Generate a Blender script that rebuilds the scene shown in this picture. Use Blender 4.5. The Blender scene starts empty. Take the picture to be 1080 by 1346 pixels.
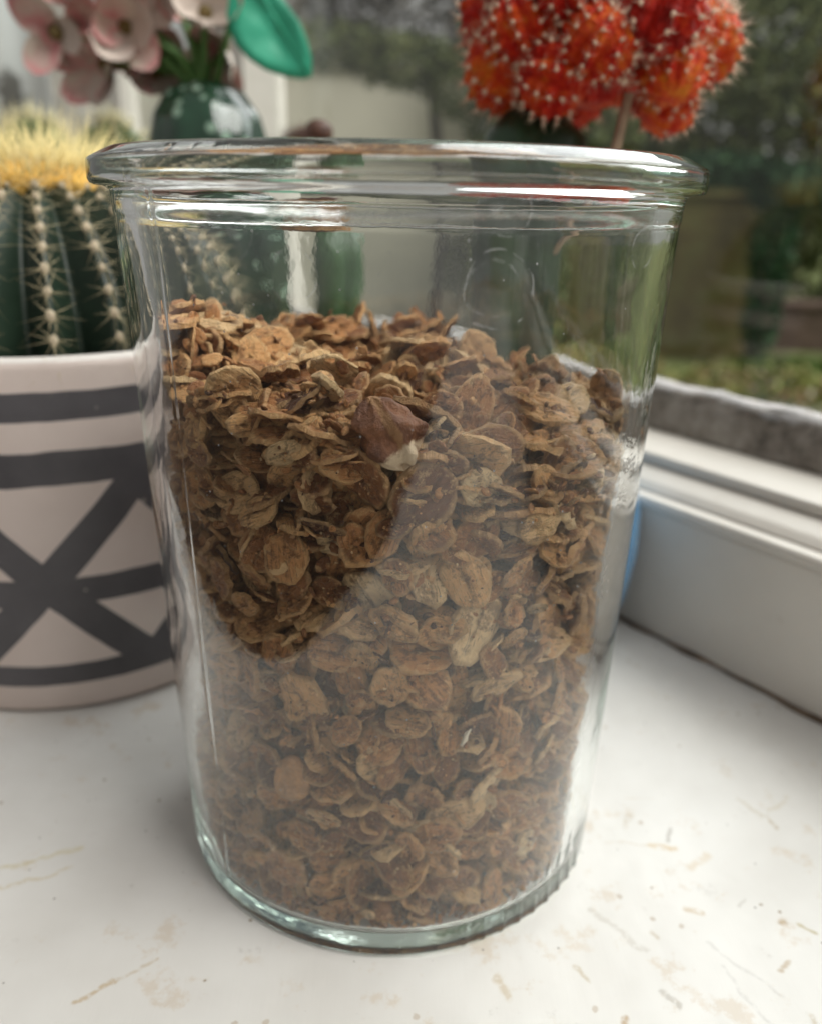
import bpy, math, random
import numpy as np
from mathutils import Vector, Matrix

PI = math.pi
R = math.radians
sc = bpy.context.scene
col = sc.collection

# ------------------------------------------------------------------ camera
CAM_D, CAM_H, PITCH, YAW, ROLL = 0.1598, 0.1332, 20.77, 1.19, 1.15
cd = bpy.data.cameras.new('camera')
cam = bpy.data.objects.new('camera', cd)
col.objects.link(cam)
sc.camera = cam
p_, y_, r_ = R(PITCH), R(YAW), R(ROLL)
Fw = Vector((math.sin(y_) * math.cos(p_), math.cos(y_) * math.cos(p_), -math.sin(p_)))
Rt0 = Vector((math.cos(y_), -math.sin(y_), 0))
Up0 = Rt0.cross(Fw)
Rt = Rt0 * math.cos(r_) + Up0 * math.sin(r_)
Up = -Rt0 * math.sin(r_) + Up0 * math.cos(r_)
m = Matrix((Rt, Up, -Fw)).transposed().to_4x4()
m.translation = Vector((0, -CAM_D, CAM_H))
cam.matrix_world = m
cd.sensor_fit = 'HORIZONTAL'
cd.sensor_width = 36.0
cd.lens = 36.0
cd.clip_start = 0.005
cd.clip_end = 200
cd.dof.use_dof = True
cd.dof.focus_distance = 0.124
cd.dof.aperture_fstop = 17.0

# ------------------------------------------------------------------ light
world = bpy.data.worlds.new('World')
sc.world = world
world.use_nodes = True
wbg = world.node_tree.nodes['Background']
wbg.inputs[0].default_value = (1.0, 0.975, 0.94, 1)
wbg.inputs[1].default_value = 0.27

WT = Vector((-0.565, 0.825, 0)).normalized()     # along the window, away from the camera
WN = Vector((WT.y, -WT.x, 0))                    # out through the window


def win(s, u, z):
    return WT * s + WN * u + Vector((0, 0, z))


sd = bpy.data.lights.new('overcast_daylight', 'SUN')
sd.energy = 2.9
sd.angle = R(38)
sd.color = (1.0, 0.975, 0.94)
so = bpy.data.objects.new('overcast_daylight', sd)
col.objects.link(so)
Ldir = (WN * .30 - WT * .55 + Vector((0, 0, .80))).normalized()
so.rotation_euler = Ldir.to_track_quat('Z', 'Y').to_euler()
so.location = win(0, 3, 4)

ad = bpy.data.lights.new('window_daylight', 'AREA')
ad.shape = 'RECTANGLE'
ad.size = 1.3
ad.size_y = 0.9
ad.energy = 15
ad.color = (0.985, 0.99, 1.0)
ao = bpy.data.objects.new('window_daylight', ad)
col.objects.link(ao)
ao.location = win(0.12, 1.0, 1.05)
ao.rotation_euler = (ao.location - Vector((0, 0, 0.05))).to_track_quat('Z', 'Y').to_euler()

sc.view_settings.view_transform = 'Standard'
sc.view_settings.look = 'None'
sc.view_settings.exposure = 0.28
sc.view_settings.gamma = 1
sc.view_settings.use_curve_mapping = False
cy = sc.cycles
cy.max_bounces = 44
cy.transmission_bounces = 40
cy.glossy_bounces = 40
cy.diffuse_bounces = 4
cy.transparent_max_bounces = 16
cy.caustics_refractive = True
cy.caustics_reflective = True
cy.blur_glossy = 0.3
cy.sample_clamp_indirect = 40
cy.use_denoising = True


# ------------------------------------------------------------------ helpers
def link(o, parent=None):
    col.objects.link(o)
    if parent:
        o.parent = parent
    return o


def tag(o, label=None, cat=None, group=None, kind=None):
    if label: o['label'] = label
    if cat: o['category'] = cat
    if group: o['group'] = group
    if kind: o['kind'] = kind
    return o


def mesh(name, V, F, mat=None, smooth=True, mi=None):
    me = bpy.data.meshes.new(name)
    me.from_pydata([tuple(map(float, v)) for v in V], [], F)
    mats = mat if isinstance(mat, (list, tuple)) else [mat]
    for q in mats:
        if q: me.materials.append(q)
    if mi is not None:
        me.polygons.foreach_set('material_index', mi)
    me.polygons.foreach_set('use_smooth', [smooth] * len(F))
    me.update()
    return me


def obj(name, V, F, mat=None, parent=None, smooth=True, mi=None):
    return link(bpy.data.objects.new(name, mesh(name, V, F, mat, smooth, mi)), parent)


def empty(name, loc=(0, 0, 0)):
    o = bpy.data.objects.new(name, None)
    o.empty_display_size = 0.02
    o.location = loc
    return link(o)


def lathe(prof, seg=64, closed=False, cap0=False, cap1=False, rfun=None):
    """prof: list of (r, z). closed: last ring joins the first."""
    V, F = [], []
    n = len(prof)
    for i, (r, z) in enumerate(prof):
        for k in range(seg):
            a = 2 * PI * k / seg
            rr = r if rfun is None else rfun(r, z, a, i)
            V.append((rr * math.cos(a), rr * math.sin(a), z))
    for i in range(n if closed else n - 1):
        j = (i + 1) % n
        for k in range(seg):
            k2 = (k + 1) % seg
            F.append((i * seg + k, i * seg + k2, j * seg + k2, j * seg + k))
    if cap0:
        F.append(tuple(range(seg))[::-1])
    if cap1:
        F.append(tuple((n - 1) * seg + k for k in range(seg)))
    return V, F


def tube(pts, rads, seg=8):
    pts = [Vector(p) for p in pts]
    V, F = [], []
    for i, p in enumerate(pts):
        d = (pts[min(i + 1, len(pts) - 1)] - pts[max(i - 1, 0)]).normalized()
        x = d.orthogonal().normalized()
        if i and abs(d.dot(px)) < 0.98:
            x = (px - d * px.dot(d)).normalized()
        px = x
        y = d.cross(x)
        for k in range(seg):
            a = 2 * PI * k / seg
            V.append(p + (x * math.cos(a) + y * math.sin(a)) * rads[i])
    for i in range(len(pts) - 1):
        for k in range(seg):
            k2 = (k + 1) % seg
            F.append((i * seg + k, i * seg + k2, (i + 1) * seg + k2, (i + 1) * seg + k))
    F.append(tuple(range(seg))[::-1])
    F.append(tuple((len(pts) - 1) * seg + k for k in range(seg)))
    return V, F


def merge(parts):
    V, F, MI = [], [], []
    for q in parts:
        v, f = q[0], q[1]
        o = len(V)
        V += list(v)
        F += [tuple(i + o for i in g) for g in f]
        MI += [q[2] if len(q) > 2 else 0] * len(f)
    return V, F, MI


def spike(base, d, length, rad, bend=0.0):
    """thin three sided cone"""
    d = Vector(d).normalized()
    x = d.orthogonal().normalized()
    y = d.cross(x)
    b = Vector(base)
    V = [b + (x * math.cos(a) + y * math.sin(a)) * rad for a in (0, 2.094, 4.189)]
    V.append(b + d * length + Vector((0, 0, bend)))
    return V, [(0, 1, 3), (1, 2, 3), (2, 0, 3)]


def win_prism(sect, s0, s1, ns=1, jitter=None):
    """extrude a (u, z) section along the window from s0 to s1"""
    V, F = [], []
    n = len(sect)
    for i in range(ns + 1):
        s = s0 + (s1 - s0) * i / ns
        for k, (u, z) in enumerate(sect):
            du, dz = jitter(s, k) if jitter else (0, 0)
            V.append(win(s, u + du, z + dz))
    for i in range(ns):
        for k in range(n):
            k2 = (k + 1) % n
            F.append((i * n + k, (i + 1) * n + k, (i + 1) * n + k2, i * n + k2))
    F.append(tuple(range(n)))
    F.append(tuple(ns * n + k for k in range(n))[::-1])
    return V, F


def rounded(pts, r, k=3):
    """round the corners of a closed 2D section"""
    out = []
    n = len(pts)
    for i in range(n):
        a, b, c = (Vector(pts[(i + q) % n]) for q in (-1, 0, 1))
        d1, d2 = (a - b), (c - b)
        rr = min(r, d1.length * .45, d2.length * .45)
        p1, p2 = b + d1.normalized() * rr, b + d2.normalized() * rr
        for j in range(k + 1):
            t = j / k
            q = p1 * (1 - t) ** 2 + b * 2 * t * (1 - t) + p2 * t * t
            out.append((q.x, q.y))
    return out


# ------------------------------------------------------------------ node helper
class N:
    def __init__(s, name):
        s.mat = bpy.data.materials.new(name)
        s.mat.use_nodes = True
        s.t = s.mat.node_tree
        s.t.nodes.clear()
        s.out = s.t.nodes.new('ShaderNodeOutputMaterial')

    def n(s, typ, props=None, **ins):
        q = s.t.nodes.new('ShaderNode' + typ)
        for k, v in (props or {}).items():
            setattr(q, k, v)
        for k, v in ins.items():
            k = int(k[1:]) if k[0] == '_' and k[1:].isdigit() else k.replace('_', ' ')
            s.set(q.inputs[k], v)
        return q

    def set(s, inp, v):
        if isinstance(v, bpy.types.NodeSocket):
            s.t.links.new(v, inp)
        elif v is not None:
            if isinstance(v, (tuple, list)) and len(v) == 3 and inp.type == 'RGBA':
                v = (*v, 1)
            inp.default_value = v

    def m(s, op, a, b=None, c=None, clamp=False):
        q = s.n('Math', {'operation': op, 'use_clamp': clamp})
        for i, v in enumerate((a, b, c)):
            if v is not None: s.set(q.inputs[i], v)
        return q.outputs[0]

    def mix(s, f, a, b, blend='MIX'):
        q = s.n('Mix', {'data_type': 'RGBA', 'blend_type': blend})
        s.set(q.inputs[0], f); s.set(q.inputs[6], a); s.set(q.inputs[7], b)
        return q.outputs[2]

    def noise(s, vec, scale, detail=4, rough=.55, dist=0):
        q = s.n('TexNoise', None, Scale=scale, Detail=detail, Roughness=rough, Distortion=dist)
        if vec is not None: s.set(q.inputs['Vector'], vec)
        return q.outputs[0]

    def ramp(s, f, stops):
        q = s.n('ValToRGB')
        s.set(q.inputs[0], f)
        e = q.color_ramp.elements
        while len(e) > 1: e.remove(e[0])
        e[0].position = stops[0][0]; e[0].color = (*stops[0][1], 1)
        for p, c in stops[1:]:
            x = e.new(p); x.color = (*c, 1)
        return q.outputs[0]

    def step(s, f, lo, hi):
        q = s.n('MapRange', {'interpolation_type': 'SMOOTHSTEP'})
        s.set(q.inputs[0], f); s.set(q.inputs[1], lo); s.set(q.inputs[2], hi)
        return q.outputs[0]

    def obco(s):
        return s.n('TexCoord').outputs['Object']

    def geo(s):
        return s.n('NewGeometry').outputs['Position']

    def map(s, vec, scale=(1, 1, 1), rot=(0, 0, 0), loc=(0, 0, 0)):
        return s.n('Mapping', None, Vector=vec, Scale=scale, Rotation=rot, Location=loc).outputs[0]

    def bump(s, h, strength=.3, dist=.001):
        return s.n('Bump', None, Height=h, Strength=strength, Distance=dist).outputs[0]

    def bsdf(s, **kw):
        q = s.n('BsdfPrincipled', None, **kw)
        s.t.links.new(q.outputs[0], s.out.inputs[0])
        return s.mat


def simple(name, c, rough=.6, var=.25, scale=200, bump=.2, dist=.0004, **kw):
    g = N(name)
    v = g.obco()
    f = g.noise(v, scale, 5)
    a = tuple(x * (1 - var) for x in c)
    b = tuple(min(1, x * (1 + var)) for x in c)
    nm = g.bump(g.noise(v, scale * 2.5, 4), bump, dist)
    return g.bsdf(Base_Color=g.ramp(f, [(.3, a), (.7, b)]), Roughness=rough, Normal=nm, **kw)


def unproj(x, y):
    """ray of a picture point (1080 wide photograph)"""
    return (Fw + Rt * ((x - 540) / 1080) - Up * ((y - 673) / 1080)).normalized()


CAMP = Vector((0, -CAM_D, CAM_H))

# ================================================================== SETTING
# ---- painted sill
g = N('painted_sill')
P = g.geo()
sx = g.n('SeparateXYZ', None, Vector=P)
white = g.ramp(g.noise(P, 22, 4), [(.3, (.575, .556, .522)), (.7, (.68, .668, .64))])
# worn patches: yellowed, pinkish and grey
w1 = g.step(g.m('ADD', g.noise(P, 62, 7, .72), g.m('MULTIPLY', g.noise(P, 11, 2), .25)), .70, .78)
c = g.mix(g.m('MULTIPLY', w1, .40), white, (.50, .39, .27))
w2 = g.step(g.noise(g.map(P, loc=(3, 1, 0)), 130, 6, .7), .63, .72)
c = g.mix(g.m('MULTIPLY', w2, .34), c, (.36, .33, .30))
# brushed grain along the sill and scuffs across
gr = g.noise(g.map(P, scale=(420, 36, 1), rot=(0, 0, R(-35))), 1, 3, .6)
c = g.mix(g.m('MULTIPLY', g.step(gr, .66, .76), .16), c, (.42, .38, .33))
gr2 = g.noise(g.map(P, scale=(60, 800, 1), rot=(0, 0, R(28)), loc=(5, 2, 0)), 1, 2, .6)
msk = g.step(g.noise(P, 30, 2), .52, .62)
c = g.mix(g.m('MULTIPLY', g.m('MULTIPLY', g.step(gr2, .70, .76), msk), .6), c, (.47, .37, .25))
# specks
for sc_, th, cc, pr in ((330, .10, (.24, .18, .11), .955), (620, .11, (.12, .10, .08), .965), (190, .09, (.46, .40, .33), .90)):
    vo = g.n('TexVoronoi', None, Vector=P, Scale=sc_)
    keep = g.m('GREATER_THAN', g.n('SeparateColor', None, Color=vo.outputs['Color']).outputs[0], pr)
    d = g.m('ADD', vo.outputs['Distance'], g.m('MULTIPLY', g.m('SUBTRACT', g.noise(P, 900, 2), .5), .18))
    sp = g.m('MULTIPLY', g.step(d, th + .05, th), keep)
    c = g.mix(g.m('MULTIPLY', sp, .8), c, cc)


def zhit(x, y):
    v = unproj(x, y)
    return CAMP + v * (-CAMP.z / v.z)


strokes = [((95, 1318), (150, 1290), .0005, .7, (.52, .36, .16)), ((150, 1290), (205, 1262), .0003, .5, (.52, .38, .20)),
           ((0, 1142), (105, 1114), .0006, .55, (.62, .52, .26)), ((0, 1166), (92, 1141), .0005, .55, (.62, .50, .28)),
           ((650, 1283), (672, 1312), .0007, .6, (.55, .42, .24)), ((856, 1113), (884, 1115), .0008, .8, (.68, .50, .26)),
           ((800, 1110), (856, 1113), .0004, .4, (.62, .52, .38)), ((905, 1140), (930, 1125), .0009, .5, (.66, .50, .30)),
           ((772, 1195), (850, 1250), .0006, .45, (.50, .45, .38)), ((900, 1195), (920, 1200), .0006, .6, (.56, .40, .20)),
           ((1030, 1213), (1030, 1214), .0008, .8, (.42, .28, .12)), ((1052, 1218), (1068, 1226), .0005, .8, (.45, .36, .14)),
           ((1028, 1278), (1036, 1264), .0005, .7, (.46, .32, .16)), ((870, 1305), (896, 1326), .0005, .6, (.40, .36, .30)),
           ((820, 1339), (818, 1345), .0006, .8, (.42, .26, .10)), ((1010, 1066), (1034, 1050), .0006, .4, (.60, .50, .34)),
           ((930, 1240), (1030, 1310), .0004, .4, (.50, .48, .45)), ((950, 1270), (1010, 1345), .0004, .4, (.50, .48, .45))]
wob = g.n('TexNoise', None, Vector=P, Scale=160, Detail=3)
Pw = g.n('VectorMath', {'operation': 'MULTIPLY_ADD'}, _0=wob.outputs['Color'], _1=(.004, .004, .0), _2=P).outputs[0]
frag = g.noise(P, 700, 3)
rs = random.Random(31)
for k in range(9):      # more small scuffs
    x0, y0 = rs.uniform(700, 1080), rs.uniform(1000, 1346)
    L = rs.uniform(6, 40); an = rs.choice([.65, .7, 1.0, -.4, 2.0])
    strokes.append(((x0, y0), (x0 + L * math.cos(an), y0 + L * math.sin(an)), rs.uniform(.00025, .0006), rs.uniform(.35, .7), rs.choice([(.46, .34, .18), (.36, .32, .27), (.50, .40, .24)])))
for a_, b_, wd, st, cc in strokes:
    cc = tuple(q * .8 for q in cc)
    st = min(.95, st * .85)
    wd *= 1.25
    A, B = zhit(*a_), zhit(*b_)
    A += Vector((.002, .002, 0)); B += Vector((.002, .002, 0))
    D = B - A
    L2 = max(D.length_squared, 1e-9)
    ap = g.n('VectorMath', {'operation': 'SUBTRACT'}, _0=Pw, _1=tuple(A)).outputs[0]
    dt = g.n('VectorMath', {'operation': 'DOT_PRODUCT'}, _0=ap, _1=tuple(D / L2)).outputs['Value']
    tt = g.m('MULTIPLY', dt, 1.0, clamp=True)
    pt = g.n('VectorMath', {'operation': 'SCALE'}, _0=tuple(D), Scale=tt).outputs[0]
    ds = g.n('VectorMath', {'operation': 'DISTANCE'}, _0=ap, _1=pt).outputs['Value']
    f = g.m('MULTIPLY', g.step(ds, wd * 1.3, wd * .3), g.m('MULTIPLY', g.step(frag, .30, .55), st))
    c = g.mix(f, c, cc)
hb = g.m('ADD', g.m('MULTIPLY', g.noise(P, 45, 3), 1.0), g.m('MULTIPLY', gr, .07))
M_sill = g.bsdf(Base_Color=c, Roughness=g.m('ADD', .42, g.m('MULTIPLY', w2, .3)), Normal=g.bump(hb, .5, .0014), Specular_IOR_Level=.3)

U0 = 0.1157
sect = rounded([(-.139, -.03), (U0 + .02, -.03), (U0 + .02, 0), (-.139, 0)], .006, 4)
V, F = win_prism(sect, -.75, 1.05)
tag(obj('window_sill', V, F, M_sill, smooth=False), kind='structure')

# ---- window frame: skirting face, bead, step, flat top
g = N('white_frame_paint')
P = g.geo()
c = g.ramp(g.noise(P, 14, 4), [(.3, (.64, .60, .54)), (.7, (.76, .72, .66))])
c = g.mix(g.m('MULTIPLY', g.step(g.noise(P, 75, 6, .7), .64, .74), .35), c, (.45, .38, .32))
c = g.mix(g.m('MULTIPLY', g.step(g.noise(g.map(P, loc=(2, 2, 5)), 40, 5, .7), .66, .72), .4), c, (.55, .38, .28))
M_frame = g.bsdf(Base_Color=c, Roughness=.42, Normal=g.bump(g.noise(g.map(P, scale=(1, 1, 2.5)), 60, 4), .3, .0012))

wf = empty('window_frame', win(0, .14, 0))
tag(wf, 'white painted timber window frame running along the back of the sill', 'window frame')
wf_inv = Vector(wf.location)


def wobj(name, V, F, mat, parent=wf, smooth=False):
    off = parent.location if parent else Vector()
    return obj(name, [Vector(v) - off for v in V], F, mat, parent, smooth)


V, F = win_prism(rounded([(U0, .0), (U0 + .09, .0), (U0 + .09, .0425), (U0, .0425)], .001, 2), -.75, 1.05)
wobj('apron', V, F, M_frame)
V, F = win_prism(rounded([(U0 - .0018, .0427), (.1245, .0427), (.1245, .0462), (U0 - .0012, .0462)], .0014, 4), -.75, 1.05)
wobj('bead', V, F, M_frame)
V, F = win_prism(rounded([(.1185, .0464), (.2, .0464), (.2, .0512), (.1285, .0512), (.1215, .0490)], .0012, 3), -.75, 1.05)
wobj('moulding', V, F, M_frame)
V, F = win_prism(rounded([(.1300, .0514), (.2, .0514), (.2, .0540), (.1300, .0552)], .0012, 3), -.75, 1.05)
wobj('ledge', V, F, M_frame)

M_caulk = simple('dirty_joint', (.16, .11, .07), .9, .5, 150, .8, .001)
pts = [win(-.3 + i * .004, U0 - .0004 + .0005 * math.sin(i * 1.3) + .0004 * math.sin(i * .37), .0004) for i in range(260)]
V, F = tube(pts, [.0008 + .0004 * math.sin(i * .9) * math.sin(i * .23) for i in range(260)], 6)
wobj('joint', V, F, M_caulk, smooth=True)

# weathered sash rail, peeling at its top edge
g = N('weathered_rail')
P = g.geo()
n1 = g.noise(P, 38, 7, .78)
c = g.ramp(n1, [(.34, (.045, .04, .034)), (.44, (.19, .165, .14)), (.56, (.33, .30, .265)), (.72, (.50, .475, .45))])
mz = g.n('SeparateXYZ', None, Vector=P).outputs[2]
edge = g.step(g.m('ADD', mz, g.m('MULTIPLY', g.m('SUBTRACT', g.noise(P, 70, 5, .7), .5), .012)), .0680, .0700)
c = g.mix(g.m('MULTIPLY', edge, .75), c, (.50, .49, .49))
M_rail = g.bsdf(Base_Color=c, Roughness=.8, Normal=g.bump(n1, .8, .003))
rng = random.Random(5)


def rj(s, k):
    q = math.sin(s * 310 + k * 1.7) * .0006 + math.sin(s * 127 + k * 2.9) * .0009
    return q, math.sin(s * 211 + k) * .0007 if k > 5 else 0


V, F = win_prism(rounded([(.1565, .0530), (.178, .0530), (.180, .0690), (.1625, .0705)], .004, 3), -.75, 1.0, 220, rj)
wobj('sash_rail', V, F, M_rail, smooth=True)
M_grey = simple('grey_stile_shade', (.36, .33, .29), .6, .25, 60)  # stile's shaded side and jamb shade put in as grey; coping shares it


def stile(name, s0, s1, u0, u1, mat, z0=.0706, z1=.75):
    V, F = win_prism([(u0, z0), (u1, z0), (u1, z1), (u0, z1)], s0, s1)
    return wobj(name, V, F, mat)


stile('stile', .384, .412, .148, .176, M_frame)
stile('stile', .4125, .45, .150, .176, M_grey)
stile('glazing_bar', .665, .70, .160, .176, M_frame)
stile('jamb', .83, .93, .120, .19, M_grey, z0=.0562)

g = N('window_glass')
bf = g.n('NewGeometry').outputs['Backfacing']      # same reflectance entering and leaving the thin sheet
fr = g.n('Fresnel', None, IOR=g.m('SUBTRACT', 1.4, g.m('MULTIPLY', bf, 1.4 - 1 / 1.4))).outputs[0]
tr = g.n('BsdfTransparent', None, Color=(.97, .985, .975))
gl = g.n('BsdfGlossy', None, Color=(1, 1, 1), Roughness=.02)
mx = g.n('MixShader')
g.set(mx.inputs[0], fr)
g.t.links.new(tr.outputs[0], mx.inputs[1]); g.t.links.new(gl.outputs[0], mx.inputs[2])
g.t.links.new(mx.outputs[0], g.out.inputs[0])
M_pane = g.mat
for s0, s1 in ((-.75, .3835), (.4505, .6645), (.7005, .8295)):
    V, F = win_prism([(.168, .0712), (.171, .0712), (.171, .75), (.168, .75)], s0, s1)
    wobj('glass_pane', V, F, M_pane)

# white panel at the end of the sill
g = N('white_printed_panel')
P = g.obco()
c = g.ramp(g.noise(P, 9, 3), [(.3, (.70, .72, .72)), (.7, (.80, .82, .82))])
vo = g.n('TexVoronoi', None, Vector=g.map(P, scale=(1, 1, .8)), Scale=20)
d = g.m('ADD', vo.outputs['Distance'], g.m('MULTIPLY', g.m('SUBTRACT', g.noise(P, 120, 3), .5), .45))
keep = g.m('GREATER_THAN', g.n('SeparateColor', None, Color=vo.outputs['Color']).outputs[1], .25)
c = g.mix(g.m('MULTIPLY', g.m('MULTIPLY', g.step(d, .44, .30), keep), .9), c, (.10, .09, .08))
M_panel = g.bsdf(Base_Color=c, Roughness=.7)
V, F = [], []
for i in range(41):
    u = -.10 + i * .232 / 40
    for j, z in enumerate((.058, .75)):
        for q in (0, .004):
            V.append(win(.78 + .010 * math.sin(i * .55) + q, u, z))
for i in range(40):
    a, b = i * 4, (i + 1) * 4
    F += [(a, b, b + 2, a + 2), (a + 1, a + 3, b + 3, b + 1), (a + 2, b + 2, b + 3, a + 3), (a, a + 1, b + 1, b)]
F += [(0, 2, 3, 1), (160, 161, 163, 162)]
tag(obj('curtain', V, F, M_panel), 'white hanging panel with small grey printed marks at the end of the sill', 'curtain')

# wall under the window
M_brick = simple('outer_wall_render', (.42, .38, .33), .9, .2, 8, .4, .004)
V, F = win_prism([(-.10, -1.2), (.19, -1.2), (.19, -.0302), (-.10, -.0302)], -.75, 1.05)
tag(obj('house_wall', V, F, M_brick, smooth=False), 'plain rendered wall carrying the window sill', 'wall')

# ---- garden
GZ = -1.2
g = N('garden_ground')
P = g.geo()
c = g.ramp(g.noise(P, 1.3, 6, .65), [(.32, (.07, .055, .03)), (.45, (.10, .12, .035)), (.60, (.16, .19, .06)), (.75, (.24, .21, .12))])
M_ground = g.bsdf(Base_Color=c, Roughness=.9, Normal=g.bump(g.noise(P, 9, 5), .8, .05))
tag(obj('garden_ground', [win(-60, .1901, GZ), win(60, .1901, GZ), win(60, 90, GZ), win(-60, 90, GZ)], [(0, 3, 2, 1)], M_ground), kind='structure')
M_floor = simple('dark_floor', (.055, .036, .024), .6, .3, 6, .2, .002)
tag(obj('floor', [win(-4, -.1001, -.9), win(4, -.1001, -.9), win(4, -6, -.9), win(-4, -6, -.9)], [(0, 1, 2, 3)], M_floor), kind='structure')


def polar(az, dist, z=0):
    return Vector((dist * math.sin(R(az)), -CAM_D + dist * math.cos(R(az)), z))


def box(c, sx_, sy_, sz_, rz=0):
    """box standing on c"""
    V = []
    for z in (0, sz_):
        for x, y in ((-1, -1), (1, -1), (1, 1), (-1, 1)):
            q = Vector((x * sx_ / 2, y * sy_ / 2, z))
            q.rotate(Matrix.Rotation(rz, 3, 'Z'))
            V.append(q + Vector(c))
    return V, [(0, 3, 2, 1), (4, 5, 6, 7), (0, 1, 5, 4), (1, 2, 6, 5), (2, 3, 7, 6), (3, 0, 4, 7)]


def leafmat(name, cols, rough=.55):
    g = N(name)
    f = g.n('Attribute', {'attribute_name': 'tint'}).outputs['Fac']
    return g.bsdf(Base_Color=g.ramp(f, cols), Roughness=rough, Specular_IOR_Level=.25)


def foliage(name, blobs, n, size, mat, parent, seed):
    """leaf sized diamond faces through overlapping blobs (centre, radius xyz)"""
    rg = np.random.default_rng(seed)
    w = np.array([b[1][0] * b[1][1] + b[1][0] * b[1][2] for b in blobs]); w = w / w.sum()
    pick = rg.choice(len(blobs), n, p=w)
    C = np.array([b[0] for b in blobs])[pick]
    S = np.array([b[1] for b in blobs])[pick]
    d = rg.normal(size=(n, 3)); d /= np.linalg.norm(d, axis=1)[:, None]
    rad = rg.uniform(.45, 1.08, n) ** .6
    Pn = C + d * S * rad[:, None]
    a = rg.normal(size=(n, 3)); a /= np.linalg.norm(a, axis=1)[:, None]
    b = np.cross(a, rg.normal(size=(n, 3))); b /= np.linalg.norm(b, axis=1)[:, None]
    sz = size * rg.uniform(.6, 1.4, n)[:, None]
    V = np.stack([Pn - a * sz, Pn + b * sz * .45, Pn + a * sz, Pn - b * sz * .45], 1).reshape(-1, 3)
    me = bpy.data.meshes.new(name)
    me.vertices.add(4 * n); me.vertices.foreach_set('co', V.ravel())
    me.loops.add(4 * n); me.loops.foreach_set('vertex_index', np.arange(4 * n))
    me.polygons.add(n); me.polygons.foreach_set('loop_start', np.arange(n) * 4)
    at = me.attributes.new('tint', 'FLOAT', 'POINT')
    at.data.foreach_set('value', np.repeat(np.clip(rg.normal(.5, .22, n), 0, 1), 4))
    me.materials.append(mat)
    me.update(calc_edges=True)
    return link(bpy.data.objects.new(name, me), parent)


M_leafdark = leafmat('leaf_dark', [(0, (.036, .052, .015)), (.5, (.11, .14, .040)), (1, (.25, .26, .10))])
M_leafmid = leafmat('leaf_mid', [(0, (.045, .07, .016)), (.5, (.13, .165, .04)), (1, (.27, .28, .10))])
M_leafgrey = leafmat('leaf_grey', [(0, (.03, .028, .024)), (.5, (.10, .09, .075)), (1, (.22, .2, .17))])
M_ivy = leafmat('leaf_ivy', [(0, (.012, .045, .018)), (.5, (.032, .09, .036)), (1, (.07, .15, .055))])
M_cover = leafmat('leaf_cover', [(0, (.10, .13, .03)), (.35, (.26, .30, .08)), (.62, (.42, .37, .16)), (.8, (.44, .24, .16)), (1, (.55, .50, .38))])
M_bark = simple('bark', (.07, .055, .042), .9, .4, 12, .6, .01)


def tree(name, label, az, dist, h, trunk_h, blobs, n, size, mat, seed, group=None, lean=0):
    base = polar(az, dist, GZ)
    t = empty(name, base)
    tag(t, label, 'tree' if 'tree' in name else 'shrub', group)
    rg = random.Random(seed)
    parts = [tube([(0, 0, -.05), (lean * .4, 0, trunk_h * .5), (lean, 0, trunk_h)], [.11, .08, .06], 8)]
    for k in range(5):
        a = rg.uniform(0, 6.28)
        parts.append(tube([(lean, 0, trunk_h * .9), (lean + .35 * math.cos(a), .35 * math.sin(a), trunk_h + .4),
                           (lean + .6 * math.cos(a), .6 * math.sin(a), trunk_h + .9)], [.05, .035, .015], 6))
    V, F, _ = merge(parts)
    obj('trunk', V, F, M_bark, t)
    foliage('crown', blobs, n, size, mat, t, seed)
    return t


tree('evergreen_tree', 'dark evergreen tree standing behind the mossy wall', 17.5, 11.0, 4, 1.2,
     [((0, 0, 2.2), (1.1, .8, 1.2)), ((-.6, 0, 3.0), (.9, .7, .9)), ((.7, 0, 3.1), (.8, .6, .9)), ((.1, 0, 1.5), (1.0, .7, .5))], 5000, .075, M_leafmid, 1)
tree('brown_twiggy_tree', 'grey brown twiggy tree to the right of the ivy', 27.5, 10.5, 4, 1.1,
     [((0, 0, 2.1), (1.5, .8, 1.1)), ((-.8, 0, 2.9), (1.1, .7, .9)), ((.9, 0, 3.2), (1.1, .7, .9)), ((0, 0, 1.3), (1.4, .7, .6))], 4800, .07, M_leafdark, 2)
tree('pale_tree', 'pale grey leaved tree rising above the beige wall', 1.0, 13.5, 5, 2.3,
     [((0, 0, 3.9), (1.9, .9, .8)), ((-1.4, 0, 4.1), (1.3, .8, .8)), ((1.5, 0, 3.8), (1.2, .8, .8))], 3800, .085, M_leafgrey, 3)
t = empty('tall_hedge', polar(23, 13.5, GZ))
t.rotation_euler.z = R(-23)
tag(t, 'tall dark hedge closing off the garden behind the trees', 'hedge')
V, F, _ = merge([tube([(x * .9, 0, 0), (x * .9 + .05, .02, 1.5), (x * .9, 0, 3.2)], [.07, .06, .04], 7) for x in range(-4, 5)])
obj('stems', V, F, M_bark, t)
foliage('foliage', [((x * .8, 0, z_), (.75, .45, .75)) for x in range(-5, 6) for z_ in (.7, 1.7, 2.7, 3.6, 4.3)], 15000, .10, M_leafdark, t, 14)
t = empty('overhanging_shrub', polar(2.6, 8.4, GZ))
tag(t, 'dark green shrub hanging over the top of the beige wall', 'shrub')
V, F = tube([(0, .32, 0), (.05, .3, 1.3), (-.1, .15, 2.4)], [.07, .06, .04], 8)
obj('stem', V, F, M_bark, t)
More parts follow.
